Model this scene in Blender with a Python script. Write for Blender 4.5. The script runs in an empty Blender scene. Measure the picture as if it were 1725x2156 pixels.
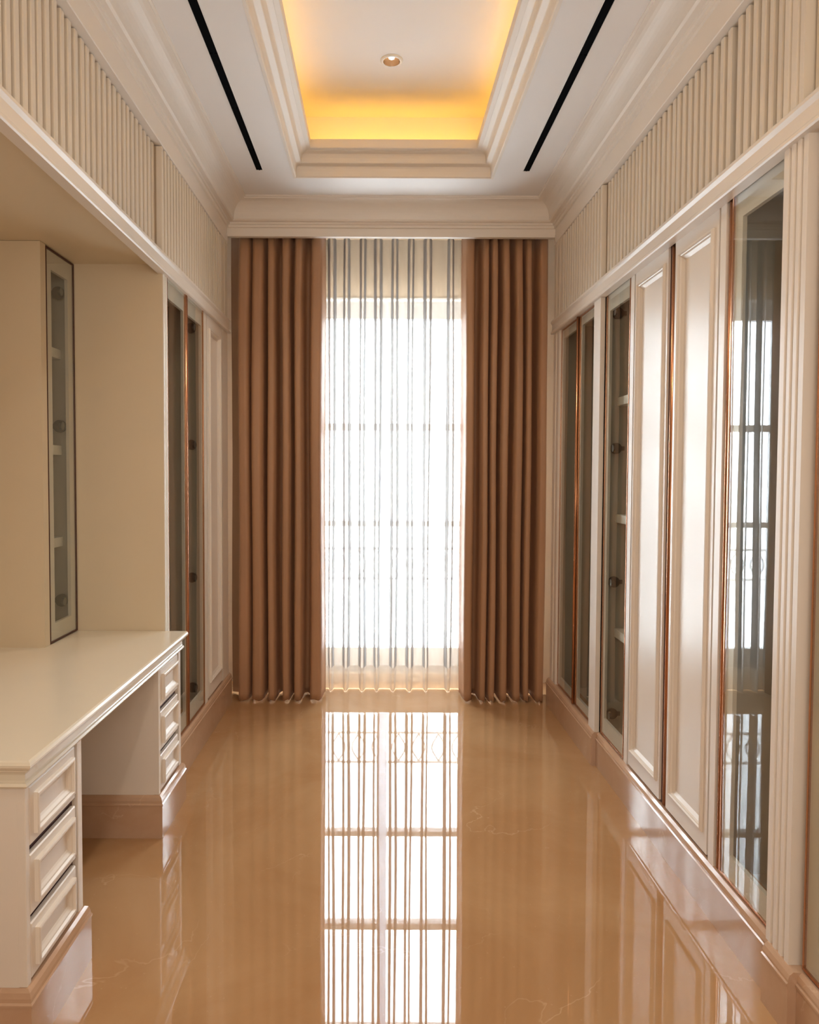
import bpy, bmesh, math, random
from mathutils import Vector, Matrix
C = bpy.context.scene.collection
SC = bpy.context.scene
R = math.radians

# ------------------------------------------------------------------ camera
F = 1550.0
cam_d = bpy.data.cameras.new('camera'); cam = bpy.data.objects.new('camera', cam_d); C.objects.link(cam)
cam_d.sensor_fit = 'VERTICAL'; cam_d.sensor_height = 36.0; cam_d.lens = F / 2156 * 36.0
TH, RO, H = 0.037, 0.004, 1.41
fw = Vector((0, math.cos(TH), -math.sin(TH))); rt = Vector((1, 0, 0)); up = rt.cross(fw)
r2 = rt * math.cos(RO) + up * math.sin(RO); u2 = up * math.cos(RO) - rt * math.sin(RO)
m = Matrix((r2, u2, -fw)).transposed().to_4x4(); m.translation = Vector((0, 0, H)); cam.matrix_world = m
CX, CY = 798.0, 996 + F * math.tan(TH)
cam_d.shift_x = (862.5 - CX) / 2156.0
cam_d.shift_y = (CY - 1078.0) / 2156.0
cam_d.clip_start = 0.02
SC.camera = cam

# ------------------------------------------------------------------ world, exposure
w = bpy.data.worlds.new('sky'); SC.world = w; w.use_nodes = True
bg = w.node_tree.nodes['Background']; bg.inputs[0].default_value = (0.86, 0.935, 1.0, 1); bg.inputs[1].default_value = 15.0
vs = SC.view_settings; vs.view_transform = 'Standard'; vs.look = 'None'; vs.gamma = 1.0; vs.use_curve_mapping = False
vs.exposure = 1.3
SC.cycles.transparent_max_bounces = 32
SC.display_settings.display_device = 'sRGB'

def lamp(name, kind, loc, rot, energy, color, **k):
    d = bpy.data.lights.new(name, kind); d.energy = energy; d.color = color
    for a, b in k.items(): setattr(d, a, b)
    o = bpy.data.objects.new(name, d); o.location = loc; o.rotation_euler = rot; C.objects.link(o); return o
# room lighting: unseen fill lamp added behind the camera, and the daylight that reaches in at the window
lamp('rear_fill', 'AREA', (0.06, -0.95, 1.9), (R(90), 0, 0), 11, (1.0, 0.92, 0.82), shape='RECTANGLE', size=1.6, size_y=1.1)
pt = lamp('window_portal', 'AREA', (0.08, 5.0, 1.35), (R(-90), 0, 0), 1, (1, 1, 1), shape='RECTANGLE', size=1.3, size_y=2.5)
pt.data.cycles.is_portal = True

# ------------------------------------------------------------------ materials
def lin(h):
    h = h.lstrip('#'); v = [int(h[i:i + 2], 16) / 255 for i in (0, 2, 4)]
    return tuple(c / 12.92 if c <= 0.04045 else ((c + 0.055) / 1.055) ** 2.4 for c in v) + (1,)
def mat(name, col, rough=0.5, metal=0.0, spec=0.5, ior=1.5, vary=0.04, scale=6.0, bump=0.0, bscale=60.0, coat=0.0):
    mt = bpy.data.materials.new(name); mt.use_nodes = True; nt = mt.node_tree; n = nt.nodes; b = n['Principled BSDF']
    b.inputs['Roughness'].default_value = rough; b.inputs['Metallic'].default_value = metal
    b.inputs['IOR'].default_value = ior; b.inputs['Specular IOR Level'].default_value = spec
    b.inputs['Coat Weight'].default_value = coat
    c = lin(col); tc = n.new('ShaderNodeTexCoord'); no = n.new('ShaderNodeTexNoise'); no.inputs['Scale'].default_value = scale; no.inputs['Detail'].default_value = 4
    nt.links.new(tc.outputs['Object'], no.inputs['Vector'])
    mx = n.new('ShaderNodeMix'); mx.data_type = 'RGBA'; nt.links.new(no.outputs['Fac'], mx.inputs[0])
    mx.inputs[6].default_value = tuple(x * (1 - vary) for x in c[:3]) + (1,)
    mx.inputs[7].default_value = tuple(min(1, x * (1 + vary)) for x in c[:3]) + (1,)
    nt.links.new(mx.outputs[2], b.inputs['Base Color'])
    if bump:
        n2 = n.new('ShaderNodeTexNoise'); n2.inputs['Scale'].default_value = bscale; nt.links.new(tc.outputs['Object'], n2.inputs['Vector'])
        bp = n.new('ShaderNodeBump'); bp.inputs['Strength'].default_value = bump; bp.inputs['Distance'].default_value = 0.002
        nt.links.new(n2.outputs['Fac'], bp.inputs['Height']); nt.links.new(bp.outputs['Normal'], b.inputs['Normal'])
    return mt
M = {}
M['lacquer'] = mat('cream lacquered wood', '#E8DDD0', 0.33, vary=0.02, bump=0.03, bscale=40)
M['slat'] = mat('cream painted slats', '#E6DAC9', 0.4, vary=0.03)
M['groove'] = mat('backing board darkened as groove shade', '#C2AD92', 0.6, vary=0.02)  # tan colour stands in for the shade between the slats
M['carcass'] = mat('brown cabinet carcass', '#7A5E42', 0.6)
M['niche'] = mat('cream alcove lining', '#DECDB0', 0.42, vary=0.02)
M['desk'] = mat('cream polished desk lacquer', '#E9DEC9', 0.22, vary=0.015, bump=0.02, bscale=30)
M['ceiling'] = mat('ceiling paint', '#EFEBE8', 0.7, vary=0.01)
M['plaster'] = mat('moulded plaster', '#ECE3D8', 0.55, vary=0.01)
M['wall'] = mat('wall paint', '#E0CDB6', 0.6, vary=0.02)
M['copper'] = mat('copper trim', '#BF8660', 0.25, metal=0.9, vary=0.05)
M['dark'] = mat('dark brown gap', '#4A1E10', 0.45)
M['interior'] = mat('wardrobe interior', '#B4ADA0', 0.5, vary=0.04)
M['shelf'] = mat('white shelf board', '#EFEAE0', 0.4)
M['hinge'] = mat('grey steel hinge', '#5E5E58', 0.35, metal=0.7)
M['black'] = mat('black vent slot', '#030304', 0.9, spec=0.05)
M['white'] = mat('white metal', '#EDEBE8', 0.4)
M['frame'] = mat('white window frame', '#DDE1E6', 0.4)
M['grey'] = mat('grey window head', '#C4C2C2', 0.5)
M['rail'] = mat('pale grey balcony railing', '#B4B8BE', 0.5)
M['brownmetal'] = mat('bronze reflector', '#6B513A', 0.25, metal=0.6)
M['backwall'] = mat('room end wall', '#D8CAB4', 0.6)

def marble(name, a, b_, vein, rough, ior, veinamt=0.5, sc=1.0):
    mt = bpy.data.materials.new(name); mt.use_nodes = True; nt = mt.node_tree; n = nt.nodes; b = n['Principled BSDF']; L = nt.links.new
    tc = n.new('ShaderNodeTexCoord')
    n1 = n.new('ShaderNodeTexNoise'); n1.inputs['Scale'].default_value = 1.6 * sc; n1.inputs['Detail'].default_value = 8; n1.inputs['Roughness'].default_value = 0.62; n1.inputs['Distortion'].default_value = 0.6
    L(tc.outputs['Object'], n1.inputs['Vector'])
    r1 = n.new('ShaderNodeValToRGB'); r1.color_ramp.elements[0].position = 0.36; r1.color_ramp.elements[1].position = 0.66
    r1.color_ramp.elements[0].color = lin(a); r1.color_ramp.elements[1].color = lin(b_); L(n1.outputs['Fac'], r1.inputs[0])
    # fine pale veins: iso-lines of a distorted noise
    n2 = n.new('ShaderNodeTexNoise'); n2.inputs['Scale'].default_value = 2.1 * sc; n2.inputs['Detail'].default_value = 6; n2.inputs['Distortion'].default_value = 0.35
    L(tc.outputs['Object'], n2.inputs['Vector'])
    s = n.new('ShaderNodeMath'); s.operation = 'SUBTRACT'; L(n2.outputs['Fac'], s.inputs[0]); s.inputs[1].default_value = 0.52
    ab = n.new('ShaderNodeMath'); ab.operation = 'ABSOLUTE'; L(s.outputs[0], ab.inputs[0])
    r2_ = n.new('ShaderNodeValToRGB'); r2_.color_ramp.elements[0].position = 0.0; r2_.color_ramp.elements[0].color = (1, 1, 1, 1)
    r2_.color_ramp.elements[1].position = 0.003; r2_.color_ramp.elements[1].color = (0, 0, 0, 1); L(ab.outputs[0], r2_.inputs[0])
    n3 = n.new('ShaderNodeTexNoise'); n3.inputs['Scale'].default_value = 3.0 * sc; L(tc.outputs['Object'], n3.inputs['Vector'])
    r3 = n.new('ShaderNodeValToRGB'); r3.color_ramp.elements[0].position = 0.5; r3.color_ramp.elements[1].position = 0.7; L(n3.outputs['Fac'], r3.inputs[0])
    mu = n.new('ShaderNodeMath'); mu.operation = 'MULTIPLY'; L(r2_.outputs[0], mu.inputs[0]); L(r3.outputs[0], mu.inputs[1])
    mu2 = n.new('ShaderNodeMath'); mu2.operation = 'MULTIPLY'; L(mu.outputs[0], mu2.inputs[0]); mu2.inputs[1].default_value = veinamt
    mx = n.new('ShaderNodeMix'); mx.data_type = 'RGBA'; L(mu2.outputs[0], mx.inputs[0]); L(r1.outputs[0], mx.inputs[6]); mx.inputs[7].default_value = lin(vein)
    # small fossil flecks
    v = n.new('ShaderNodeTexVoronoi'); v.inputs['Scale'].default_value = 26 * sc; L(tc.outputs['Object'], v.inputs['Vector'])
    r4 = n.new('ShaderNodeValToRGB'); r4.color_ramp.elements[0].position = 0.03; r4.color_ramp.elements[0].color = (0.22, 0.22, 0.22, 1); r4.color_ramp.elements[1].position = 0.09; r4.color_ramp.elements[1].color = (0, 0, 0, 1)
    L(v.outputs['Distance'], r4.inputs[0])
    mx2 = n.new('ShaderNodeMix'); mx2.data_type = 'RGBA'; L(r4.outputs[0], mx2.inputs[0]); L(mx.outputs[2], mx2.inputs[6]); mx2.inputs[7].default_value = lin(vein)
    L(mx2.outputs[2], b.inputs['Base Color'])
    b.inputs['Roughness'].default_value = rough; b.inputs['IOR'].default_value = ior
    return mt
M['floor'] = marble('polished beige marble floor', '#B0845A', '#BD946A', '#D9B792', 0.012, 1.8, 0.5)
M['plinth'] = marble('polished beige marble plinth', '#BF9A7C', '#CAA88C', '#E0C2A6', 0.08, 1.6, 0.6, 1.4)

def fabric(name, col, rough=0.55):
    mt = mat(name, col, rough, vary=0.06, scale=3.0); b = mt.node_tree.nodes['Principled BSDF']
    b.inputs['Sheen Weight'].default_value = 0.4; b.inputs['Sheen Roughness'].default_value = 0.4
    b.inputs['Sheen Tint'].default_value = lin('#E0B090')
    return mt
M['drape'] = fabric('brown satin drape', '#B28765', 0.5)

def sheer_mat(name, col, base, edge):
    mt = bpy.data.materials.new(name); mt.use_nodes = True; nt = mt.node_tree; n = nt.nodes; n.clear(); L = nt.links.new
    out = n.new('ShaderNodeOutputMaterial'); tr = n.new('ShaderNodeBsdfTransparent'); tl = n.new('ShaderNodeBsdfTranslucent'); df = n.new('ShaderNodeBsdfDiffuse')
    tl.inputs[0].default_value = lin(col); df.inputs[0].default_value = lin(col)
    m1 = n.new('ShaderNodeMixShader'); m1.inputs[0].default_value = 0.982; L(tl.outputs[0], m1.inputs[1]); L(df.outputs[0], m1.inputs[2])
    lw = n.new('ShaderNodeLayerWeight'); lw.inputs[0].default_value = 0.5
    tcn = n.new('ShaderNodeTexCoord'); no = n.new('ShaderNodeTexNoise'); no.inputs['Scale'].default_value = 4; L(tcn.outputs['Object'], no.inputs['Vector'])
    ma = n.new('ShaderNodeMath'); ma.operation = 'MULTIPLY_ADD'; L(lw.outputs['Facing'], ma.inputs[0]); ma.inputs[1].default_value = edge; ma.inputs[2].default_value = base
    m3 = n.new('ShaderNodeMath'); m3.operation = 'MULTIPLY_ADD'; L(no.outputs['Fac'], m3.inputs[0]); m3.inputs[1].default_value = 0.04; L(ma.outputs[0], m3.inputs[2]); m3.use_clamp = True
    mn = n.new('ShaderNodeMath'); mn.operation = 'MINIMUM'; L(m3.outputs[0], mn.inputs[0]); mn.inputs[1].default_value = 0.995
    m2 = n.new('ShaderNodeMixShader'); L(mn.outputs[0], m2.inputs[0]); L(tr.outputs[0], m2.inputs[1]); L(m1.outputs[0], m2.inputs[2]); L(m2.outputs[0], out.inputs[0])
    return mt
M['sheer'] = sheer_mat('white voile', '#C8BBAC', 0.48, 0.5)
M['fold'] = sheer_mat('folded voile greyed as pleat shade', '#ACA8A5', 0.985, 0.02)  # greyer and denser than the plain voile, painting shade on the pleat sides
M['hem'] = sheer_mat('white voile doubled hem', '#DDD3C8', 0.74, 0.22)

def glass(name, tint, ior):
    mt = bpy.data.materials.new(name); mt.use_nodes = True; nt = mt.node_tree; n = nt.nodes; n.clear(); L = nt.links.new
    out = n.new('ShaderNodeOutputMaterial'); tr = n.new('ShaderNodeBsdfTransparent'); tr.inputs[0].default_value = tint + (1,)
    gl = n.new('ShaderNodeBsdfGlossy'); gl.inputs['Roughness'].default_value = 0.0; gl.inputs[0].default_value = (0.97, 0.98, 1, 1)
    fr = n.new('ShaderNodeFresnel'); fr.inputs[0].default_value = ior
    mx = n.new('ShaderNodeMixShader'); geo = n.new('ShaderNodeNewGeometry'); inv = n.new('ShaderNodeMath'); inv.operation = 'SUBTRACT'; inv.inputs[0].default_value = 1.0; L(geo.outputs['Backfacing'], inv.inputs[1])
    mu = n.new('ShaderNodeMath'); mu.operation = 'MULTIPLY'; L(fr.outputs[0], mu.inputs[0]); L(inv.outputs[0], mu.inputs[1])
    L(mu.outputs[0], mx.inputs[0]); L(tr.outputs[0], mx.inputs[1]); L(gl.outputs[0], mx.inputs[2]); L(mx.outputs[0], out.inputs[0])
    return mt
M['glass'] = glass('tinted wardrobe glass', (0.92, 0.935, 0.915), 1.75)
M['winglass'] = glass('clear window glass', (0.96, 0.98, 0.98), 1.45)

def daylit_look(name, col, t):
    mt = bpy.data.materials.new(name); mt.use_nodes = True; nt = mt.node_tree; n = nt.nodes; n.clear(); L = nt.links.new
    o_ = n.new('ShaderNodeOutputMaterial'); d_ = n.new('ShaderNodeBsdfDiffuse'); t_ = n.new('ShaderNodeBsdfTranslucent'); x_ = n.new('ShaderNodeMixShader'); x_.inputs[0].default_value = t
    d_.inputs[0].default_value = lin(col); t_.inputs[0].default_value = lin(col)
    L(d_.outputs[0], x_.inputs[1]); L(t_.outputs[0], x_.inputs[2]); L(x_.outputs[0], o_.inputs[0]); return mt
M['daylit_look'] = daylit_look('milky white window post', '#E4E9F0', 0.5)  # translucency added so the post glows as if daylight caught it
def emit(name, col, strength):
    mt = bpy.data.materials.new(name); mt.use_nodes = True; nt = mt.node_tree; nt.nodes.clear()
    e = nt.nodes.new('ShaderNodeEmission'); e.inputs[0].default_value = lin(col); e.inputs[1].default_value = strength
    o = nt.nodes.new('ShaderNodeOutputMaterial'); nt.links.new(e.outputs[0], o.inputs[0]); return mt
M['led'] = emit('amber led strip', '#FFBE38', 9.0)
M['bulb'] = emit('downlight lamp', '#FFF4E0', 30.0)

# ------------------------------------------------------------------ mesh helpers
def box(bm, x0, x1, y0, y1, z0, z1):
    x0, x1 = min(x0, x1), max(x0, x1); y0, y1 = min(y0, y1), max(y0, y1)
    v = [bm.verts.new(p) for p in ((x0, y0, z0), (x1, y0, z0), (x1, y1, z0), (x0, y1, z0), (x0, y0, z1), (x1, y0, z1), (x1, y1, z1), (x0, y1, z1))]
    for f in ((0, 3, 2, 1), (4, 5, 6, 7), (0, 1, 5, 4), (1, 2, 6, 5), (2, 3, 7, 6), (3, 0, 4, 7)): bm.faces.new([v[i] for i in f])
def prism_y(bm, pts, y0, y1):            # closed outline in (x, z) drawn out along y
    a = [bm.verts.new((x, y0, z)) for x, z in pts]; b = [bm.verts.new((x, y1, z)) for x, z in pts]; n = len(pts)
    bm.faces.new(a[::-1]); bm.faces.new(b)
    for i in range(n): bm.faces.new((a[i], a[(i + 1) % n], b[(i + 1) % n], b[i]))
def cyl(bm, c, axis, r, h, n=16, r2=None):
    r2 = r if r2 is None else r2
    ax = Vector(axis).normalized(); t = Vector((0, 0, 1)) if abs(ax.z) < 0.9 else Vector((1, 0, 0)); u = ax.cross(t).normalized(); v = ax.cross(u)
    c = Vector(c); A = []; B = []
    for i in range(n):
        a = 2 * math.pi * i / n; d = u * math.cos(a) + v * math.sin(a)
        A.append(bm.verts.new(c + d * r)); B.append(bm.verts.new(c + ax * h + d * r2))
    bm.faces.new(A[::-1]); bm.faces.new(B)
    for i in range(n): bm.faces.new((A[i], A[(i + 1) % n], B[(i + 1) % n], B[i]))
def loops(bm, s, face, y0, y1, z0, z1, prof, cap=True):
    # mitred rectangular moulding standing on a wall plane x=face; prof = [(inset, proud)]; room lies towards -s
    prev = None
    for ins, out in prof:
        x = face - s * out
        cur = [bm.verts.new((x, y0 + ins, z0 + ins)), bm.verts.new((x, y1 - ins, z0 + ins)), bm.verts.new((x, y1 - ins, z1 - ins)), bm.verts.new((x, y0 + ins, z1 - ins))]
        if prev:
            for i in range(4): bm.faces.new((prev[i], prev[(i + 1) % 4], cur[(i + 1) % 4], cur[i]))
        prev = cur
    if cap: bm.faces.new(prev)
def ring(bm, s, face, y0, y1, z0, z1, wl, wr, wt, wb, th):   # frame of four boards; wl towards y1 (far), wr towards y0 (near)
    x0, x1 = face, face + s * th
    box(bm, x0, x1, y0, y0 + wr, z0, z1); box(bm, x0, x1, y1 - wl, y1, z0, z1)
    box(bm, x0, x1, y0 + wr, y1 - wl, z1 - wt, z1); box(bm, x0, x1, y0 + wr, y1 - wl, z0, z0 + wb)

def root(name, loc, label=None, cat=None, group=None, kind=None):
    o = bpy.data.objects.new(name, None); o.empty_display_size = 0.1; o.location = loc; C.objects.link(o); tag(o, label, cat, group, kind); return o
def tag(o, label=None, cat=None, group=None, kind=None):
    if label: o['label'] = label
    if cat: o['category'] = cat
    if group: o['group'] = group
    if kind: o['kind'] = kind
    return o
def wloc(p):
    v = Vector((0, 0, 0))
    while p is not None: v += p.location; p = p.parent
    return v
def obj(name, bm, mt, parent=None, smooth=False, bevel=0.0, org=None, normals=True):
    # geometry is given in world coordinates; the object's origin goes to its parent's place (or org)
    if normals: bmesh.ops.recalc_face_normals(bm, faces=bm.faces[:])
    if org is None and parent is None:
        org = Vector((sum(v.co.x for v in bm.verts) / len(bm.verts), sum(v.co.y for v in bm.verts) / len(bm.verts), min(v.co.z for v in bm.verts)))
    base = Vector(org) if org is not None else wloc(parent)
    bmesh.ops.translate(bm, verts=bm.verts[:], vec=-base)
    me = bpy.data.meshes.new(name); bm.to_mesh(me); bm.free()
    for m_ in (mt if isinstance(mt, list) else [mt]): me.materials.append(m_)
    if smooth:
        for p in me.polygons: p.use_smooth = True
    o = bpy.data.objects.new(name, me); C.objects.link(o)
    if parent is not None: o.parent = parent; o.location = base - wloc(parent)
    else: o.location = base
    if bevel:
        b = o.modifiers.new('bevel', 'BEVEL'); b.width = bevel; b.segments = 2; b.limit_method = 'ANGLE'; b.angle_limit = R(40)
    return o
def B(): return bmesh.new()

# ------------------------------------------------------------------ dimensions (metres; camera at x=0, y=0)
XL, XR = -0.913, 1.047            # proud cabinet faces
XLr, XRr = -0.940, 1.069          # set-back cabinet faces
YE = 4.45                         # where the cabinets end at the curtains
YW = 4.92                         # window wall
YB = -1.3                         # end wall behind the camera
ZC, ZU = 3.015, 3.365              # ceiling, upper ceiling in the coffer
XWL, XWR = -1.72, 1.66            # walls behind the joinery
ZH0, ZH1 = 2.245, 2.325           # rail over the doors
ZS = 2.775                        # foot of the crown moulding

# ------------------------------------------------------------------ structure
bm = B(); box(bm, XWL - 0.1, XWR + 0.1, YB - 0.1, YW + 0.25, -0.12, 0); o = obj('floor', bm, M['floor']); tag(o, kind='structure', label='polished beige marble floor reflecting the window')
bm = B(); box(bm, XWL - 0.12, XWL, YB - 0.1, YW + 0.25, 0, 3.55); o = obj('wall_left', bm, M['wall']); tag(o, kind='structure')
bm = B(); box(bm, XWR, XWR + 0.12, YB - 0.1, YW + 0.25, 0, 3.55); o = obj('wall_right', bm, M['wall']); tag(o, kind='structure')
bm = B(); box(bm, XWL, XWR, YB - 0.12, YB, 0, 3.55); o = obj('wall_front', bm, M['backwall']); tag(o, kind='structure')
# near parts of the side walls beyond the joinery (beside and behind the camera)
WX0, WX1, WZ0, WZ1 = -0.56, 0.72, 0.06, 2.565       # window opening
bm = B()
box(bm, XWL, WX0, YW, YW + 0.2, 0, 3.55); box(bm, WX1, XWR, YW, YW + 0.2, 0, 3.55); box(bm, WX0, WX1, YW, YW + 0.2, WZ1, 3.55); box(bm, WX0, WX1, YW, YW + 0.2, 0, WZ0)
o = obj('wall_back', bm, M['wall']); tag(o, kind='structure')

# ceiling with its coffer
CX0, CX1, CY1, CY0 = -0.460, 0.603, 4.055, -0.75
bm = B(); zt = ZC + 0.11
box(bm, XWL, CX0, YB, YE + 0.02, ZC, zt); box(bm, CX1, XWR, YB, YE + 0.02, ZC, zt)
box(bm, CX0, CX1, CY1, YE + 0.02, ZC, zt); box(bm, CX0, CX1, YB, CY0, ZC, zt)
box(bm, XWL, XWR, YE + 0.02, YW + 0.02, 3.0, zt)                                     # over the curtain pocket
box(bm, XWL, XWR, YB, YW + 0.02, 3.5, 3.56)
o = obj('ceiling', bm, M['ceiling']); tag(o, kind='structure', label='pale ceiling with a deep rectangular coffer')
UX0, UX1, UY1, UY0 = CX0 - 0.10, CX1 + 0.10, 4.125, CY0 - 0.10
bm = B(); v = {}
for z in (3.13, ZU):
    v[z] = [bm.verts.new(p) for p in ((UX0, UY0, z), (UX1, UY0, z), (UX1, UY1, z), (UX0, UY1, z))]
for i in range(4): bm.faces.new((v[3.13][i], v[3.13][(i + 1) % 4], v[ZU][(i + 1) % 4], v[ZU][i]))
DLX, DLY = 0.052, (3.565, 2.05, 0.5)
def cell(x0, x1, y0, y1): bm.faces.new([bm.verts.new(p) for p in ((x0, y0, ZU), (x1, y0, ZU), (x1, y1, ZU), (x0, y1, ZU))])
q_ = 0.08; cell(UX0, DLX - q_, UY0, UY1); cell(DLX + q_, UX1, UY0, UY1)
ye = UY1
for y in DLY:
    cell(DLX - q_, DLX + q_, y + q_, ye); ye = y - q_
    ci = []; sq = []
    for i in range(32):
        a = 2 * math.pi * i / 32; cx_, sx_ = math.cos(a), math.sin(a); k = 1 / max(abs(cx_), abs(sx_))
        ci.append(bm.verts.new((DLX + 0.0405 * cx_, y + 0.0405 * sx_, ZU))); sq.append(bm.verts.new((DLX + q_ * cx_ * k, y + q_ * sx_ * k, ZU)))
    for i in range(32): bm.faces.new((ci[i], ci[(i + 1) % 32], sq[(i + 1) % 32], sq[i]))
cell(DLX - q_, DLX + q_, UY0, ye)
c = obj('coffer_vault', bm, M['ceiling'], parent=o, org=(0, 0, 3.0)); 
# coffer moulding, stepping inwards as it rises, with a lip that hides the led strip
def rect_loops(bm, prof, x0, x1, y0, y1):
    prev = None; first = None
    for ins, z in prof:
        cur = [bm.verts.new((x0 + ins, y0 + ins, z)), bm.verts.new((x1 - ins, y0 + ins, z)), bm.verts.new((x1 - ins, y1 - ins, z)), bm.verts.new((x0 + ins, y1 - ins, z))]
        if prev:
            for i in range(4): bm.faces.new((prev[i], prev[(i + 1) % 4], cur[(i + 1) % 4], cur[i]))
        prev = cur
def arc(cx, cz, r, a0, a1, n=5): return [(cx + r * math.cos(R(a0 + (a1 - a0) * i / n)), cz + r * math.sin(R(a0 + (a1 - a0) * i / n))) for i in range(n + 1)]
prof = [(-0.012, ZC + 0.001), (-0.012, ZC - 0.006), (0.0, ZC - 0.006), (0.004, ZC), (0.004, ZC + 0.012)] + [(0.004 + 0.008 * (1 - math.cos(t)), ZC + 0.012 + 0.04 * math.sin(t)) for t in (0.4, 0.8, 1.2, 1.57)] + \
       [(0.034, 3.073), (0.036, 3.076), (0.036, 3.084)] + [(0.036 + 0.012 * (1 - math.cos(t)), 3.084 + 0.036 * math.sin(t)) for t in (0.4, 0.8, 1.2, 1.57)] + \
       [(0.066, 3.126), (0.068, 3.128), (0.088, 3.130), (0.090, 3.133), (0.090, 3.176), (0.072, 3.176), (0.072, 3.142), (-0.102, 3.142)]
bm = B(); rect_loops(bm, prof, CX0, CX1, CY0, CY1); o = obj('trim_1', bm, M['plaster'], org=(0, 0, ZC)); tag(o, kind='structure', label='stepped moulding round the ceiling coffer')

# crown moulding round the room
crown = [(0, 2.82), (0, 2.868), (0.010, 2.870), (0.012, 2.884), (0.020, 2.886), (0.022, 2.896), (0.042, 2.898), (0.050, 2.906), (0.050, 2.913)]
crown += [(0.120 - 0.070 * math.cos(t), 2.913 + 0.086 * math.sin(t)) for t in [i * math.pi / 2 / 9 for i in range(1, 10)]]
crown += [(0.126, 3.0), (0.126, 3.006), (0.134, 3.008), (0.134, ZC)]
crown_s = [(-0.14, ZS - 0.0), (0.0, ZS), (0.003, ZS + 0.002), (0.003, ZS + 0.010), (0.0, ZS + 0.012)] + [(p, z) for p, z in crown]
bm = B(); xa, xb = XL + 0.0, XR - 0.0
def crownmesh(bm, pr, back=True):
    prev = None
    for p, z in pr:
        q = [(xa + p, YB), (xa + p, YE - max(p, 0) if p >= 0 else YE), (xb - p, YE - max(p, 0) if p >= 0 else YE), (xb - p, YB)]
        cur = [bm.verts.new((x, y, z)) for x, y in q]
        if prev:
            bm.faces.new((prev[0], prev[1], cur[1], cur[0])); bm.faces.new((prev[2], prev[3], cur[3], cur[2]))
            if back and z > 2.8199 and prev[0].co.z > 2.8199: bm.faces.new((prev[1], prev[2], cur[2], cur[1]))
        prev = cur
crownmesh(bm, crown_s)
o = obj('trim_2', bm, M['plaster'], org=(0, 0, ZS), normals=False); tag(o, kind='structure', label='cove crown moulding round the top of the room')
# body behind the crown at the curtain pocket: the fascia that hides the curtain heads
bm = B(); box(bm, xa - 0.02, xb + 0.02, YE + 0.002, YE + 0.035, 2.82, ZC + 0.02)
box(bm, xa - 0.10, xa + 0.002, YE - 0.02, YE + 0.01, ZS, 2.83); box(bm, xb - 0.002, xb + 0.10, YE - 0.02, YE + 0.01, ZS, 2.83)
o = obj('trim_3', bm, M['plaster']); tag(o, kind='structure', label='fascia board hiding the curtain heads')

# ------------------------------------------------------------------ rails over the doors
def rail(name, s, face, y0, y1, lab):
    pr = [(-0.03, ZH0), (0.006, ZH0), (0.010, ZH0 + 0.004), (0.010, ZH0 + 0.012), (0.004, ZH0 + 0.017), (0.001, ZH0 + 0.022), (0.001, ZH1 - 0.024), (0.006, ZH1 - 0.018), (0.010, ZH1 - 0.014), (0.010, ZH1 - 0.005), (0.006, ZH1), (-0.03, ZH1)]
    bm = B(); prism_y(bm, [(face - s * (p + 0.008), z) for p, z in pr], y0, y1)
    o = obj(name, bm, M['lacquer']); tag(o, kind='structure', label=lab); return o
rail('trim_4', -1, XL, 0.9, YE + 0.012, 'moulded rail over the doors on the left wall')
rail('trim_5', 1, XR, 0.9, YE + 0.012, 'moulded rail over the doors on the right wall')

# ------------------------------------------------------------------ marble plinths
def plinth(name, runs, s, zt, lab):
    bm = B()
    for face, y0, y1 in runs:
        p = [(face + s * 0.12, 0), (face, 0), (face, zt - 0.038), (face - s * 0.003, zt - 0.036), (face - s * 0.003, zt - 0.030), (face + s * 0.001, zt - 0.027), (face + s * 0.001, zt - 0.020), (face + s * 0.005, zt - 0.008), (face + s * 0.014, zt), (face + s * 0.12, zt)]
        prism_y(bm, p, y0, y1)
    o = obj(name, bm, M['plinth']); tag(o, kind='structure', label=lab); return o
ZPR, ZPL = 0.163, 0.185
plinth('baseboard_right', [(1.030, 3.510, YE + 0.02), (1.052, 1.925, 3.510), (1.030, 1.800, 1.925), (1.052, 0.9, 1.800)], 1, ZPR, 'stepped marble plinth along the right wall')
plinth('baseboard_left', [(-0.897, 3.155, YE + 0.02)], -1, ZPL, 'marble plinth along the far left wall')

# plain wall lining beside and behind the camera
bm = B(); box(bm, XWL, XL, YB, 0.9, 0, ZC); box(bm, XR, XWR, YB, 0.9, 0, ZC)
o = obj('trim_6', bm, M['wall']); tag(o, kind='structure', label='plain wall lining nearest the camera')

# ------------------------------------------------------------------ slatted upper cabinets
sl_mesh = {}
def slat_mesh(w_, h_, d_):
    k = (w_, h_, d_)
    if k not in sl_mesh:
        bm = B(); c_ = 0.003
        pts = [(-w_ / 2, d_), (-w_ / 2, c_), (-w_ / 2 + c_, 0), (w_ / 2 - c_, 0), (w_ / 2, c_), (w_ / 2, d_)]   # (y, depth)
        a = [bm.verts.new((x, y, 0)) for y, x in pts]; b = [bm.verts.new((x, y, h_)) for y, x in pts]
        n = len(pts)
        for i in range(n): bm.faces.new((a[i], a[(i + 1) % n], b[(i + 1) % n], b[i]))
        bm.faces.new(a); bm.faces.new(b[::-1]); bmesh.ops.recalc_face_normals(bm, faces=bm.faces[:])
        me = bpy.data.meshes.new('slat'); bm.to_mesh(me); bm.free(); me.materials.append(M['slat']); sl_mesh[k] = me
    return sl_mesh[k]
PITCH = 0.0445
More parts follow.
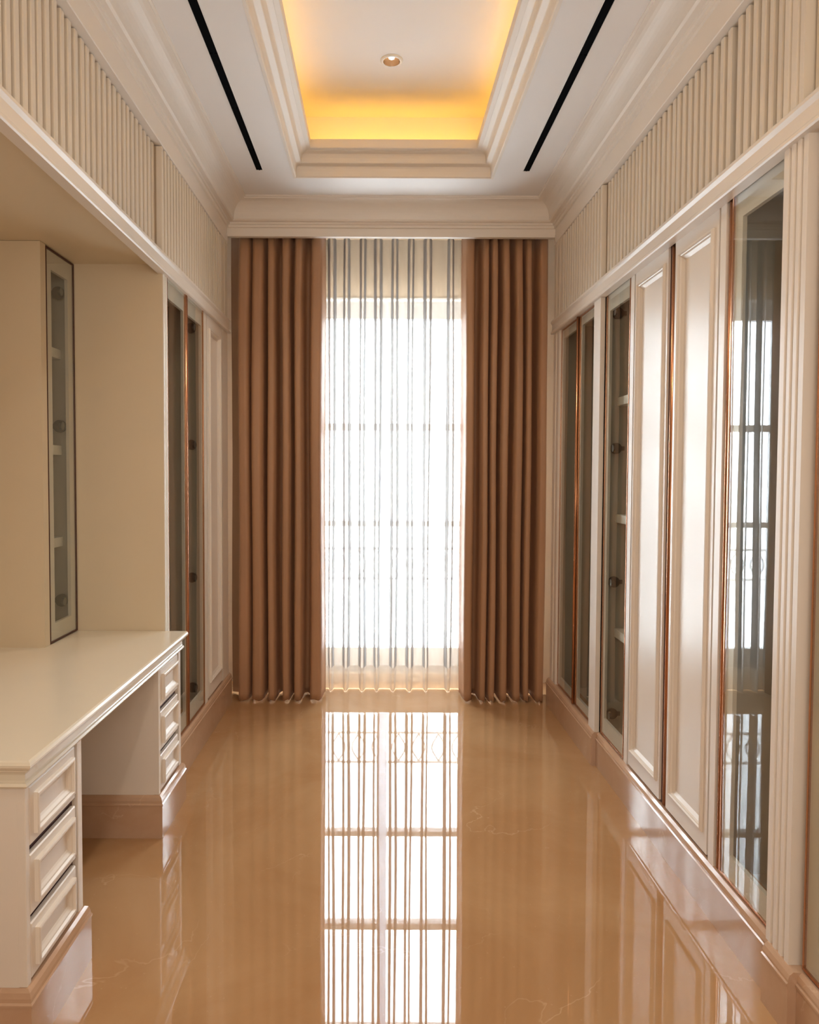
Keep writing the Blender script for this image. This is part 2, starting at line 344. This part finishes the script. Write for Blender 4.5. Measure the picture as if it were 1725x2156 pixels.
def upper(s, face, y0, y1, lab, group, y0s=None, y1s=None, far_pil=None, near_pil=None, gap=0.007):
    r = root('upper_cabinet', (face + s * 0.2, (y0 + y1) / 2, ZH1), lab, 'cabinet', group)
    wall = XWR if s > 0 else XWL
    bm = B(); box(bm, face + s * 0.034, face + s * 0.32, y0 + 0.001, y1 - 0.001, ZH1 + 0.001, ZS + 0.03); obj('carcass', bm, M['carcass'], r)
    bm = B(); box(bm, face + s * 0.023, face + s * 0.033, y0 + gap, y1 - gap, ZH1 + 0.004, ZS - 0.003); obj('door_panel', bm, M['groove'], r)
    a = (y0s if y0s is not None else y0 + gap); b = (y1s if y1s is not None else y1 - gap)
    n = max(1, round((b - a) / PITCH)); st = (b - a) / n; h = ZS - 0.004 - (ZH1 + 0.005)
    sw = round(st * 0.56, 4); me = slat_mesh(sw, round(h, 4), 0.024)
    for i in range(n):
        q = bpy.data.objects.new('slat', me); q.parent = r; C.objects.link(q)
        y = a + sw / 2 + (b - a - sw) * i / max(1, n - 1)
        if s < 0: q.scale = (-1, 1, 1)
        q.location = Vector((face, y, ZH1 + 0.005)) - r.location
    for pil in (far_pil, near_pil):
        if pil:
            bm = B(); f0, p0, p1, ng = pil
            wdt = p1 - p0; pts = [(f0 + s * 0.05, p0), (f0, p0)]
            for g in range(ng):
                gy = p0 + wdt * (g + 0.72) / (ng + 0.45)
                pts += [(f0, gy - 0.007), (f0 + s * 0.008, gy - 0.004), (f0 + s * 0.008, gy + 0.004), (f0, gy + 0.007)]
            pts += [(f0, p1), (f0 + s * 0.05, p1)]
            A = [bm.verts.new((x, y, ZH1 + 0.002)) for x, y in pts]; Bv = [bm.verts.new((x, y, ZS + 0.0)) for x, y in pts]; nn = len(pts)
            for i in range(nn): bm.faces.new((A[i], A[(i + 1) % nn], Bv[(i + 1) % nn], Bv[i]))
            bm.faces.new(A); bm.faces.new(Bv); obj('pilaster', bm, M['slat'], r)
    return r
GU = 'slatted upper cabinets on the %s wall'
upper(-1, XLr, 1.25, 2.056, 'slatted upper cabinet on the left wall nearest the camera, cut by the photo edge', GU % 'left')
upper(-1, XLr, 2.056, 2.394, 'second slatted upper cabinet from the camera on the left wall', GU % 'left')
upper(-1, XLr, 2.394, 2.775, 'third slatted upper cabinet from the camera on the left wall', GU % 'left')
upper(-1, XLr, 2.775, 3.118, 'slatted upper cabinet over the far desk end, beside the step in the wall', GU % 'left', y1s=3.112)
upper(-1, XL, 3.120, 3.483, 'slatted upper cabinet above the first glass door of the left wardrobe', GU % 'left')
upper(-1, XL, 3.483, 3.847, 'slatted upper cabinet above the second glass door of the left wardrobe', GU % 'left')
upper(-1, XL, 3.847, 4.449, 'farthest upper cabinet on the left wall, ending in a plain pilaster by the curtain', GU % 'left', y1s=4.285, far_pil=(XL - 0.0, 4.29, 4.449, 1))
upper(1, XRr, 1.20, 1.855, 'upper cabinet on the right wall nearest the camera, only a plain brown side in view', GU % 'right')
upper(1, XRr, 1.857, 2.262, 'slatted upper cabinet above the mirror-like glass door on the right wall', GU % 'right', y0s=1.955, near_pil=(XR, 1.857, 1.95, 2))
upper(1, XRr, 2.286, 2.711, 'slatted upper cabinet above the nearer panelled door on the right wall', GU % 'right')
upper(1, XRr, 2.711, 3.102, 'slatted upper cabinet above the farther panelled door on the right wall', GU % 'right')
upper(1, XRr, 3.102, 3.512, 'slatted upper cabinet above the shelved glass door on the right wall', GU % 'right')
upper(1, XR, 3.514, 3.895, 'slatted upper cabinet just past the step in the right wall', GU % 'right')
upper(1, XR, 3.895, 4.449, 'farthest upper cabinet on the right wall, ending in a pilaster by the curtain', GU % 'right', y1s=4.259, far_pil=(XR, 4.265, 4.449, 2))

# ------------------------------------------------------------------ wardrobes
def carcass(r, s, face, y0, y1, z0, z1, depth, shelves=(), back='interior', t=0.018, fz=0.0):
    xf = face + s * 0.022; xb_ = face + s * depth
    bm = B(); box(bm, xf, xb_, y0, y0 + t, z0, z1); obj('side_panel', bm, M[back], r)
    bm = B(); box(bm, xf, xb_, y1 - t, y1, z0, z1); obj('side_panel', bm, M[back], r)
    bm = B(); box(bm, xb_ - s * 0.01, xb_, y0 + t, y1 - t, z0, z1); obj('back_panel', bm, M[back], r)
    bm = B(); box(bm, xf, xb_ - s * 0.011, y0 + t, y1 - t, z0, z0 + t); obj('bottom_panel', bm, M[back], r)
    bm = B(); box(bm, xf, xb_ - s * 0.011, y0 + t, y1 - t, z1 - t, z1); obj('top_panel', bm, M[back], r)
    for z in shelves:
        bm = B(); box(bm, face + s * 0.055, xb_ - s * 0.012, y0 + t, y1 - t, z - 0.02, z + 0.02); obj('shelf', bm, M['shelf'], r, bevel=0.002)
def stile(r, s, face, y0, y1, z0, z1, grooves=0, th=0.04, mt='lacquer'):
    bm = B(); pts = [(face + s * th, y0), (face, y0)]; wdt = y1 - y0
    for g in range(grooves):
        gy = y0 + wdt * (g + 1) / (grooves + 1); hw = min(0.010, wdt / (grooves + 1) * 0.24)
        pts += [(face, gy - hw), (face + s * 0.010, gy - hw * 0.55), (face + s * 0.010, gy + hw * 0.55), (face, gy + hw)]
    pts += [(face, y1), (face + s * th, y1)]
    A = [bm.verts.new((x, y, z0)) for x, y in pts]; Bv = [bm.verts.new((x, y, z1)) for x, y in pts]; n = len(pts)
    for i in range(n): bm.faces.new((A[i], A[(i + 1) % n], Bv[(i + 1) % n], Bv[i]))
    bm.faces.new(A); bm.faces.new(Bv); return obj('pilaster' if grooves else 'stile', bm, M[mt], r)
def glass_door(r, s, face, y0, y1, z0, z1, sl=0.045, sr=0.045, top=0.085, bot=0.075, hinges=(), hy=None, edge='copper', bars=(), lab=None):
    # glass sheet over a cream frame, thin metal line all round
    g = 0.002
    bm = B(); ring(bm, s, face + s * 0.0065, y0 + g, y1 - g, z0 + g, z1 - g, sl, sr, top, bot, 0.013)
    d = obj('glass_door', bm, M['lacquer'], r)
    if lab: d['label'] = lab
    bm = B(); box(bm, face + s * 0.001, face + s * 0.006, y0 + 0.006, y1 - 0.006, z0 + 0.006, z1 - 0.006); obj('glass_pane', bm, M['glass'], d)
    bm = B(); ring(bm, s, face, y0, y1, z0, z1, 0.006, 0.006, 0.006, 0.006, 0.010); obj('edge_trim', bm, M[edge], d)
    for z in hinges:
        y = (y1 - 0.0 if hy is None else hy); sg = -1
        bm = B(); cyl(bm, (face + s * 0.045, y - 0.030, z), (0, 1, 0), 0.026, 0.012, 20); box(bm, face + s * 0.020, face + s * 0.085, y - 0.024, y - 0.019, z - 0.010, z + 0.010); cyl(bm, (face + s * 0.020, y - 0.052, z), (s, 0, 0), 0.017, 0.010, 16)
        obj('hinge', bm, M['hinge'], d, smooth=False)
    return d
def pull(r, s, face, y, z0, z1, w_=0.012):
    bm = B(); cyl(bm, (face + s * 0.004, y, z0), (0, 0, 1), w_ / 2, z1 - z0, 12); return obj('copper_pull', bm, M['copper'], r, smooth=True)
PM = [(0, 0), (0.0, 0.003), (0.004, 0.008), (0.009, 0.009), (0.012, 0.004), (0.015, 0.003), (0.018, -0.003), (0.030, -0.011), (0.034, -0.011)]
def panel_door(r, s, face, y0, y1, z0, z1, ins_y=0.05, ins_z=0.075, edge=True):
    bm = B(); g = 0.0045
    # slab front with the panel opening
    a0, a1, b0, b1 = y0 + ins_y, y1 - ins_y, z0 + ins_z, z1 - ins_z
    ring(bm, s, face, y0 + g, y1 - g, z0 + g, z1 - g, ins_y - g, ins_y - g, ins_z - g, ins_z - g, 0.02)
    d = obj('panelled_door', bm, M['lacquer'], r)
    bm = B(); loops(bm, s, face, a0, a1, b0, b1, PM, True); obj('door_moulding', bm, M['lacquer'], d)
    if edge:
        bm = B(); ring(bm, s, face + s * 0.009, y0 - 0.003, y1 + 0.003, z0 - 0.003, z1 + 0.003, 0.0070, 0.0070, 0.0070, 0.0070, 0.010); obj('edge_trim', bm, M['dark'], d)
    return d

D0, D1 = ZPR + 0.006, ZH0 + 0.012
Dt = 2.262
# right wall, far bay: two narrow glass doors
r = root('wardrobe', (XR + 0.3, 3.98, 0), 'far right glass wardrobe beside the right curtain, two dark glass doors with a copper pull', 'wardrobe', 'built-in wardrobes')
carcass(r, 1, XR, 3.516, 4.318, 0.13, Dt + 0.02, 0.52)
stile(r, 1, XR, 4.318, 4.449, ZPR, Dt + 0.01, 1); stile(r, 1, XR, 3.516, 3.622, ZPR, Dt + 0.01, 0)
glass_door(r, 1, XR + 0.012, 3.955, 4.316, D0, Dt - 0.02, 0.028, 0.03, 0.05, 0.045)
glass_door(r, 1, XR + 0.012, 3.624, 3.925, D0, Dt - 0.02, 0.03, 0.02, 0.05, 0.045)
pull(r, 1, XR + 0.004, 3.940, D0, Dt - 0.02, 0.018)
# right wall, shelved glass door
r = root('wardrobe', (XRr + 0.3, 3.32, 0), 'right wall wardrobe with a shelved narrow glass door, just before the step in the wall', 'wardrobe', 'built-in wardrobes')
carcass(r, 1, XRr, 3.128, 3.509, 0.13, Dt + 0.02, 0.52, (0.655, 1.20, 1.75))
glass_door(r, 1, XRr, 3.170, 3.498, D0, Dt, 0.030, 0.018, 0.09, 0.075, hinges=(0.27, 0.90, 1.53, 2.16), hy=3.49)
stile(r, 1, XRr, 3.118, 3.160, ZPR, Dt + 0.01, 0)
# right wall, two panelled doors
r = root('wardrobe', (XRr + 0.3, 2.70, 0), 'right wall wardrobe with two tall panelled cream doors and copper pulls between them', 'wardrobe', 'built-in wardrobes')
carcass(r, 1, XRr, 2.300, 3.114, 0.13, Dt + 0.02, 0.52)
panel_door(r, 1, XRr, 2.752, 3.108, D0, Dt, 0.028, 0.065)
panel_door(r, 1, XRr, 2.345, 2.695, D0, Dt, 0.035, 0.065)
bm = B(); box(bm, XRr + 0.018, XRr + 0.021, 2.697, 2.750, D0, Dt); obj('gap_liner', bm, M['dark'], r)
pull(r, 1, XRr + 0.008, 2.723, D0, Dt, 0.022)
stile(r, 1, XRr, 2.300, 2.338, ZPR, Dt + 0.01, 0)
# right wall, large glass door with pilaster
r = root('wardrobe', (XRr + 0.3, 2.06, 0), 'right wall wardrobe with one glass door mirroring the white curtain, beside a fluted pilaster', 'wardrobe', 'built-in wardrobes')
carcass(r, 1, XRr, 1.83, 2.300, 0.13, Dt + 0.02, 0.52)
glass_door(r, 1, XRr, 1.945, 2.262, D0, Dt, 0.050, 0.030, 0.085, 0.075)
pull(r, 1, XRr + 0.008, 2.280, D0, Dt, 0.022)
bm = B(); box(bm, XRr + 0.018, XRr + 0.021, 2.264, 2.298, D0, Dt); obj('gap_liner', bm, M['dark'], r)
stile(r, 1, XR, 1.829, 1.938, ZPR, ZH0 + 0.01, 3, th=0.06)
# right wall, nearest glass door
r = root('wardrobe', (XRr + 0.3, 1.45, 0), 'right wall wardrobe nearest the camera, a sliver of its glass door at the photo edge', 'wardrobe', 'built-in wardrobes')
carcass(r, 1, XRr, 0.92, 1.815, 0.13, Dt + 0.02, 0.52)
glass_door(r, 1, XRr, 1.380, 1.806, D0, Dt, 0.050, 0.045, 0.085, 0.075)
glass_door(r, 1, XRr, 0.930, 1.370, D0, Dt, 0.045, 0.045, 0.085, 0.075)

# left wall wardrobes
E0 = ZPL + 0.006
r = root('wardrobe', (XL - 0.3, 3.5, 0), 'left wall wardrobe with two tall narrow glass doors behind the end of the desk', 'wardrobe', 'built-in wardrobes')
carcass(r, -1, XL, 3.155, 3.848, 0.15, Dt + 0.02, 0.60)
bm = B(); box(bm, XL - 0.004, XWL + 0.01, 3.135, 3.154, 0, 2.29); obj('end_panel', bm, M['niche'], r)
stile(r, -1, XL, 3.136, 3.190, 0.3, Dt + 0.01, 2)
glass_door(r, -1, XL, 3.192, 3.495, E0, Dt - 0.006, 0.018, 0.018, 0.09, 0.075, edge='copper')
glass_door(r, -1, XL, 3.525, 3.842, E0, Dt - 0.006, 0.022, 0.022, 0.09, 0.075, hinges=(0.30, 0.87, 1.55, 2.14), hy=3.79)
pull(r, -1, XL - 0.004, 3.510, E0, Dt - 0.006, 0.022)
r = root('wardrobe', (XL - 0.3, 4.15, 0), 'left wall wardrobe with one panelled cream door next to the left curtain', 'wardrobe', 'built-in wardrobes')
carcass(r, -1, XL, 3.852, 4.440, 0.15, Dt + 0.02, 0.60)
stile(r, -1, XL, 3.850, 3.905, ZPL, Dt + 0.01, 0)
panel_door(r, -1, XL, 3.915, 4.285, E0, Dt - 0.006, 0.045, 0.075)
stile(r, -1, XL, 4.292, 4.449, ZPL, Dt + 0.01, 0)

# ------------------------------------------------------------------ vanity alcove: soffit and tall glass cabinet
bm = B(); box(bm, XL - 0.026, XWL, 0.9, 3.135, 2.285, ZH1)
box(bm, XL - 0.001, XL - 0.027, 0.9, 3.135, 2.262, ZH1)
o = obj('trim_7', bm, M['niche']); tag(o, kind='structure', label='plain soffit over the desk alcove')
NX = -1.288; ZD = 0.73
r = root('display_cabinet', (-1.5, 2.98, ZD), 'tall narrow glass-fronted cabinet standing on the desk in the alcove corner', 'cabinet')
bm = B(); box(bm, NX - 0.022, XWL + 0.01, 2.822, 2.840, ZD, 2.284); obj('side_panel', bm, M['niche'], r)
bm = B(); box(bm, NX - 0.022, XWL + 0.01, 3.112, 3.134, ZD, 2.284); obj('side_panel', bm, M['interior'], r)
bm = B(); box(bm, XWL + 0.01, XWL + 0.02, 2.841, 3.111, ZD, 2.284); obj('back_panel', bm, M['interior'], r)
bm = B(); box(bm, NX, NX - 0.022, 2.822, 2.866, ZD, 2.284); obj('stile', bm, M['niche'], r)
for z in (1.116, 1.50, 1.90):
    bm = B(); box(bm, NX - 0.05, XWL + 0.02, 2.841, 3.111, z - 0.02, z + 0.02); obj('shelf', bm, M['shelf'], r, bevel=0.002)
glass_door(r, -1, NX, 2.870, 3.131, ZD + 0.003, 2.281, 0.048, 0.055, 0.075, 0.07, hinges=(0.87, 1.60, 2.15), hy=3.105, edge='dark')

# ------------------------------------------------------------------ desk
DX = -0.845
o = B(); apr = [(0.0, 0.657), (0.005, 0.657), (0.008, 0.662), (0.005, 0.668), (0.001, 0.670), (0.0, 0.674), (0.0, 0.688), (0.004, 0.696), (0.011, 0.699), (0.012, 0.703), (0.020, 0.708), (0.025, 0.714), (0.026, 0.720), (0.023, 0.727), (0.018, ZD)]
bm = B(); prev = None
for p, z in apr:
    q = [(XWL + 0.012, 1.728 - p), (DX + 0.004 + p, 1.728 - p), (DX + 0.004 + p, 3.132)]
    cur = [bm.verts.new((x, y, z)) for x, y in q] + [bm.verts.new((XWL + 0.012, 3.132, z))]
    if prev:
        for i in range(4): bm.faces.new((prev[i], prev[(i + 1) % 4], cur[(i + 1) % 4], cur[i]))
    else: bm.faces.new(cur[::-1])
    prev = cur
bm.faces.new(prev)
o = obj('desktop', bm, M['desk'], org=(-1.2, 2.4, 0.657)); tag(o, 'long cream lacquered desktop with a moulded edge along the left wall', 'desktop')

PD = [(0, 0), (0, 0.010), (0.004, 0.012), (0.009, 0.012), (0.013, 0.006), (0.017, 0.005), (0.024, 0.0), (0.030, -0.003)]
def pedestal(y0, y1, lab, near_first=True):
    r = root('drawer_pedestal', (DX - 0.25, (y0 + y1) / 2, 0), lab, 'cabinet', 'drawer pedestals under the desk')
    xb_ = -1.50; zt = 0.657; zp = 0.163
    g0, g1 = y1 - 0.046, y1 - 0.030
    bm = B(); box(bm, DX - 0.02, xb_, y0, y1, zp, zt); obj('body', bm, M['lacquer'], r)
    bm = B(); box(bm, DX, DX - 0.021, y0, y0 + 0.020, zp, zt); box(bm, DX, DX - 0.021, g1, y1, zp, zt); box(bm, DX - 0.003, DX - 0.021, y0 + 0.020, g0 - 0.002, 0.648, zt)
    obj('face_frame', bm, M['lacquer'], r, bevel=0.0015)
    bm = B(); box(bm, DX - 0.0165, DX - 0.019, y0 + 0.020, g1, zp, zt - 0.001); obj('shadow_gap', bm, M['dark'], r)
    for a, b in ((0.170, 0.308), (0.328, 0.478), (0.500, 0.646)):
        bm = B(); c_ = 0.003
        lo = [(0, -0.014), (0, -c_), (c_, 0), (0.022, 0)]
        loops(bm, -1, DX, y0 + 0.021, g0, a, b, lo, False)
        ins = 0.022
        d = obj('drawer', bm, M['lacquer'], r)
        md0, md1 = y0 + 0.021 + ins, g0 - ins + 0.0
        bm = B(); loops(bm, -1, DX, md0, md1, a + ins, b - ins, PD, True); obj('drawer_moulding', bm, M['lacquer'], d)
    # marble plinth, round on its room side
    bm = B(); o_ = 0.017
    pr = [(o_, 0), (o_, zp - 0.038), (o_ + 0.003, zp - 0.036), (o_ + 0.003, zp - 0.031), (o_ - 0.001, zp - 0.027), (o_ - 0.002, zp - 0.018), (o_ - 0.006, zp - 0.006), (o_ - 0.014, zp)]
    prev = None
    for p, z in pr:
        q = [(xb_, y0 - p), (DX + p, y0 - p), (DX + p, y1 + min(p, 0.017)), (xb_, y1 + min(p, 0.017))]
        cur = [bm.verts.new((x, y, z)) for x, y in q]
        if prev:
            for i in range(4): bm.faces.new((prev[i], prev[(i + 1) % 4], cur[(i + 1) % 4], cur[i]))
        prev = cur
    bm.faces.new(prev); obj('marble_plinth', bm, M['plinth'], r)
    return r
pedestal(1.735, 2.070, 'cream three-drawer pedestal at the camera end of the desk')
pedestal(2.802, 3.116, 'cream three-drawer pedestal at the window end of the desk')

# ------------------------------------------------------------------ ceiling fittings
def vent(x, lab):
    r = root('ceiling_vent', (x, 2.4, ZC - 0.004), lab, 'air vent', 'black slot air vents in the ceiling')
    y0, y1 = 0.6, 3.965; hw = 0.0165
    bm = B(); box(bm, x - hw - 0.004, x - hw, y0, y1 + 0.004, ZC - 0.004, ZC - 0.0005); box(bm, x + hw, x + hw + 0.004, y0, y1 + 0.004, ZC - 0.004, ZC - 0.0005); box(bm, x - hw, x + hw, y1, y1 + 0.004, ZC - 0.004, ZC - 0.0005)
    obj('frame', bm, M['white'], r)
    bm = B(); box(bm, x - hw, x + hw, y0, y1, ZC - 0.0015, ZC - 0.0005); obj('slot', bm, M['black'], r)
    bm = B(); box(bm, x - 0.003, x + 0.003, y0, y1, ZC - 0.0035, ZC - 0.0015)
    for k in range(7):
        y = 1.2 + k * 0.42; box(bm, x - hw, x + hw, y, y + 0.004, ZC - 0.003, ZC - 0.0015)
    obj('vane', bm, M['black'], r)
vent(-0.640, 'black slot air vent in the ceiling, left of the coffer')
vent(0.775, 'black slot air vent in the ceiling, right of the coffer')

def downlight(x, y, lab, first):
    r = root('downlight', (x, y, ZU - 0.01), lab, 'downlight', 'recessed downlights in the coffer')
    n = 32
    def lathe(prof, smooth=True):
        bm = B(); prev = None
        for rr, z in prof:
            cur = [bm.verts.new((x + rr * math.cos(2 * math.pi * i / n), y + rr * math.sin(2 * math.pi * i / n), z)) for i in range(n)]
            if prev:
                for i in range(n): bm.faces.new((prev[i], prev[(i + 1) % n], cur[(i + 1) % n], cur[i]))
            prev = cur
        return bm
    obj('trim_ring', lathe([(0.040, ZU + 0.002), (0.040, ZU - 0.006), (0.046, ZU - 0.008), (0.054, ZU - 0.003), (0.054, ZU)]), M['white'], r, smooth=True)
    obj('reflector', lathe([(0.040, ZU - 0.0062), (0.035, ZU + 0.014), (0.018, ZU + 0.023)]), M['brownmetal'], r, smooth=True)
    bm = B(); cyl(bm, (x, y, ZU + 0.010), (0, 0, 1), 0.012, 0.012, 20, 0.016); obj('bulb', bm, M['bulb'], r)
    l = lamp('lamp_beam', 'SPOT', (0, 0, -0.006), (0, 0, 0), 18, (1.0, 0.90, 0.78), spot_size=R(104), spot_blend=0.7, shadow_soft_size=0.06); l.parent = r
# the upper ceiling is pierced for the can that can be seen
vault = bpy.data.objects['coffer_vault']
for i, (x, y, lab) in enumerate([(0.052, 3.565, 'round recessed downlight in the coffer nearest the window'), (0.052, 2.05, 'unseen recessed downlight added for room light, nearer the camera'), (0.052, 0.5, 'unseen recessed downlight added for room light, over the camera')]):  # the nearer two are unseen, added to light the room
    downlight(x, y, lab, i == 0)
# led strip behind the lip of the coffer
r = root('cove_light', ((CX0 + CX1) / 2, (CY0 + CY1) / 2, 3.143), 'amber led strip light hidden behind the lip of the ceiling coffer', 'strip light')
a, b = 0.012, 0.045
for nm, q in (('led_strip', (CX0 + 0.0695, CX0 + 0.0715, CY0 + 0.08, CY1 - 0.0695)), ('led_strip', (CX1 - 0.0715, CX1 - 0.0695, CY0 + 0.08, CY1 - 0.0695)), ('led_strip', (CX0 + 0.0715, CX1 - 0.0715, CY1 - 0.0715, CY1 - 0.0695))):
    bm = B(); box(bm, q[0], q[1], q[2], q[3], 3.152, 3.166); obj(nm, bm, M['led'], r)

# ------------------------------------------------------------------ window
r = root('window_1', ((WX0 + WX1) / 2, YW + 0.08, WZ0), 'tall two-leaf window with a transom behind the white curtain', kind='structure')
bm = B(); y0, y1 = YW + 0.05, YW + 0.11
box(bm, WX0, WX0 + 0.05, y0, y1, WZ0, 2.56); box(bm, WX1 - 0.05, WX1, y0, y1, WZ0, 2.56)
box(bm, WX0 + 0.05, WX1 - 0.05, y0, y1, WZ0, 0.225)
box(bm, WX0 + 0.05, WX1 - 0.05, y0, y1, 2.44, 2.56); obj('window_frame', bm, M['grey'], r)
bm = B(); box(bm, 0.002, 0.060, y0 - 0.01, y0 - 0.004, 0.225, 2.44); obj('mullion', bm, M['daylit_look'], r)
for xa_, xb2 in ((WX0 + 0.05, 0.002), (0.060, WX1 - 0.05)):
    bm = B(); box(bm, xa_, xb2, y0, y1, 1.697, 1.742); obj('transom', bm, M['grey'], r)
    bm = B(); box(bm, xa_, xb2, y0, y1, 1.050, 1.085); obj('transom', bm, M['grey'], r)
    for z0, z1 in ((0.225, 1.050), (1.085, 1.697), (1.742, 2.44)):
        bm = B(); box(bm, xa_, xb2, y0 + 0.025, y0 + 0.031, z0, z1); obj('pane', bm, M['winglass'], r)
bm = B(); box(bm, WX0 - 0.0, WX1, YW - 0.012, YW + 0.05, 2.555, 2.567); obj('head_board', bm, M['white'], r)
# balcony outside
bm = B(); box(bm, -2.2, 2.4, YW + 0.2, 5.85, -0.12, 0.02); o = obj('floor_balcony', bm, M['white']); tag(o, kind='structure', label='balcony slab outside the window')
r = root('balcony_railing', (0.1, 5.64, 0.02), 'balcony railing with a band of diamonds, seen faintly through the curtain', 'railing')
bm = B()
for z in (0.60, 0.83): box(bm, -1.2, 1.4, 5.63, 5.65, z - 0.008, z + 0.008)
obj('rail', bm, M['rail'], r)
for k in range(5):
    xx = -1.2 + k * 0.65
    bm = B(); box(bm, xx - 0.008, xx + 0.008, 5.63, 5.65, 0.02, 0.592); obj('post', bm, M['rail'], r)
for k in range(16):
    xx = -1.08 + k * 0.155
    bm = B()
    for sx in (-1, 1):
        for za in (0.608, 0.822):
            prev = None
            for t in (0, 0.25, 0.5, 0.75, 1.0):
                z = za + (0.715 - za) * t; dx_ = 0.052 * math.sin(t * math.pi / 2) ** 1.3
                A = [bm.verts.new((xx + sx * dx_ + dx, yy, z)) for dx, yy in ((-0.006, 5.632), (0.006, 5.632), (0.006, 5.648), (-0.006, 5.648))]
                if prev:
                    for i in range(4): bm.faces.new((prev[i], prev[(i + 1) % 4], A[(i + 1) % 4], A[i]))
                prev = A
    obj('diamond', bm, M['rail'], r)

# ------------------------------------------------------------------ curtains
def px2x(u, Y): return (u - 798.0) * Y / F * 1.0 + 0.004 * 0
def drape(ridges, x_start, x_end, lab, hem_seed):
    rnd = random.Random(hem_seed)
    yf, yv = 4.480, 4.668; pts = [(x_start, yv)]
    for k, (a, b, dep) in enumerate(ridges):
        n = 10
        for i in range(n + 1):
            t = i / n; e = abs(2 * t - 1) ** 7
            yy = yf + dep + (yv - 0.03 - yf - dep) * e
            pts.append((a + (b - a) * t, yy))
        if k + 1 < len(ridges):
            c_ = (b + ridges[k + 1][0]) / 2; pts.append((c_, yv))
    pts.append((x_end, yv))
    zs = [0.010, 0.05, 0.105, 0.11, 0.5, 1.0, 1.5, 2.0, 2.4, 2.7, 2.9]
    bm = B(); rows = []
    for z in zs:
        row = []
        for i, (x, y) in enumerate(pts):
            k = (z / 2.9)
            wob = 0.0035 * math.sin(3.1 * z + x * 17) * (1 - 0.3 * k)
            yy = yv - (yv - y) * (1 - 0.25 * max(0, k - 0.8) * 5)
            row.append(bm.verts.new((x + wob, yy + 0.003 * math.sin(2.3 * z + x * 31), z + (0.004 * math.sin(i * 0.9) if z < 0.02 else 0))))
        rows.append(row)
    for a, b in zip(rows, rows[1:]):
        for i in range(len(pts) - 1): bm.faces.new((a[i], a[i + 1], b[i + 1], b[i]))
    o = obj('curtain', bm, M['drape'], smooth=True); tag(o, lab, 'curtain', 'brown curtains')
    md = o.modifiers.new('thick', 'SOLIDIFY'); md.thickness = 0.003
    return o
Yd = 4.52
def rp(l): return [(px2x(a, Yd), px2x(b, Yd), d) for a, b, d in l]
drape(rp([(501, 528, 0.004), (529, 557, 0.0), (563, 581, 0.004), (594, 612, 0.0), (620, 638, 0.0), (652, 679, 0.01)]), px2x(478, Yd) + 0.004, px2x(681, Yd), 'brown satin curtain in deep folds to the left of the window', 3)
drape(rp([(977, 998, 0.01), (1012, 1027, 0.004), (1031, 1045, 0.002), (1053, 1070, 0.0), (1080, 1099, 0.0), (1104, 1117, 0.006), (1130, 1150, 0.0)]), px2x(975, Yd), px2x(1158, Yd) - 0.0, 'brown satin curtain in deep folds to the right of the window', 5)

ridx = [-0.48, -0.40, -0.304, -0.209, -0.108, -0.010, 0.098, 0.199, 0.306, 0.455, 0.545, 0.64]
yb_, yf_ = 4.765, 4.700
def sheer_rows(zs, taper, fold=False):
    bm = B(); rows = []
    for z in zs:
        pts = [(-0.56, yb_)]
        for k, x in enumerate(ridx):
            h = 0.5 + 0.5 * math.cos(min(1, z / 2.9) * math.pi)      # gentler folds towards the top
            hw = 0.020 + 0.0035 * math.sin(k * 2.1 + z * 1.3); wob = 0.004 * math.sin(z * 2.2 + k * 1.9) * (0.4 + 0.6 * h)
            d = (yb_ - yf_) * (0.75 + 0.25 * h); xx = x + wob
            if taper and z < 0.2: hw *= 0.72 + 0.28 * z / 0.2
            pts += [(xx - hw * 1.3, yb_), (xx - hw * 1.16, yb_ - d * 0.08), (xx - hw * 0.95, yb_ - d * 0.4), (xx - hw * 0.68, yb_ - d * 0.8), (xx - hw * 0.42, yb_ - d * 0.98), (xx, yb_ - d * 1.04), (xx + hw * 0.42, yb_ - d * 0.98), (xx + hw * 0.68, yb_ - d * 0.8), (xx + hw * 0.95, yb_ - d * 0.4), (xx + hw * 1.16, yb_ - d * 0.08), (xx + hw * 1.3, yb_)]
        pts.append((0.72, yb_))
        rows.append([bm.verts.new((x, y, z)) for x, y in pts])
    for a, b in zip(rows, rows[1:]):
        for i in range(len(a) - 1):
            f = bm.faces.new((a[i], a[i + 1], b[i + 1], b[i]))
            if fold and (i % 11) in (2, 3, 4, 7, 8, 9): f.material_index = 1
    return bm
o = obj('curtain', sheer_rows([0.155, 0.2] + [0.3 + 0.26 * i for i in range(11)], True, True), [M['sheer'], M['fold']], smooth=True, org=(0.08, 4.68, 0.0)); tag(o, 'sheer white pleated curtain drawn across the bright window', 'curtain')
h_ = obj('hem', sheer_rows([0.004, 0.05, 0.09, 0.13, 0.155], True), M['hem'], parent=o, smooth=True, org=(0.08, 4.68, 0.0))
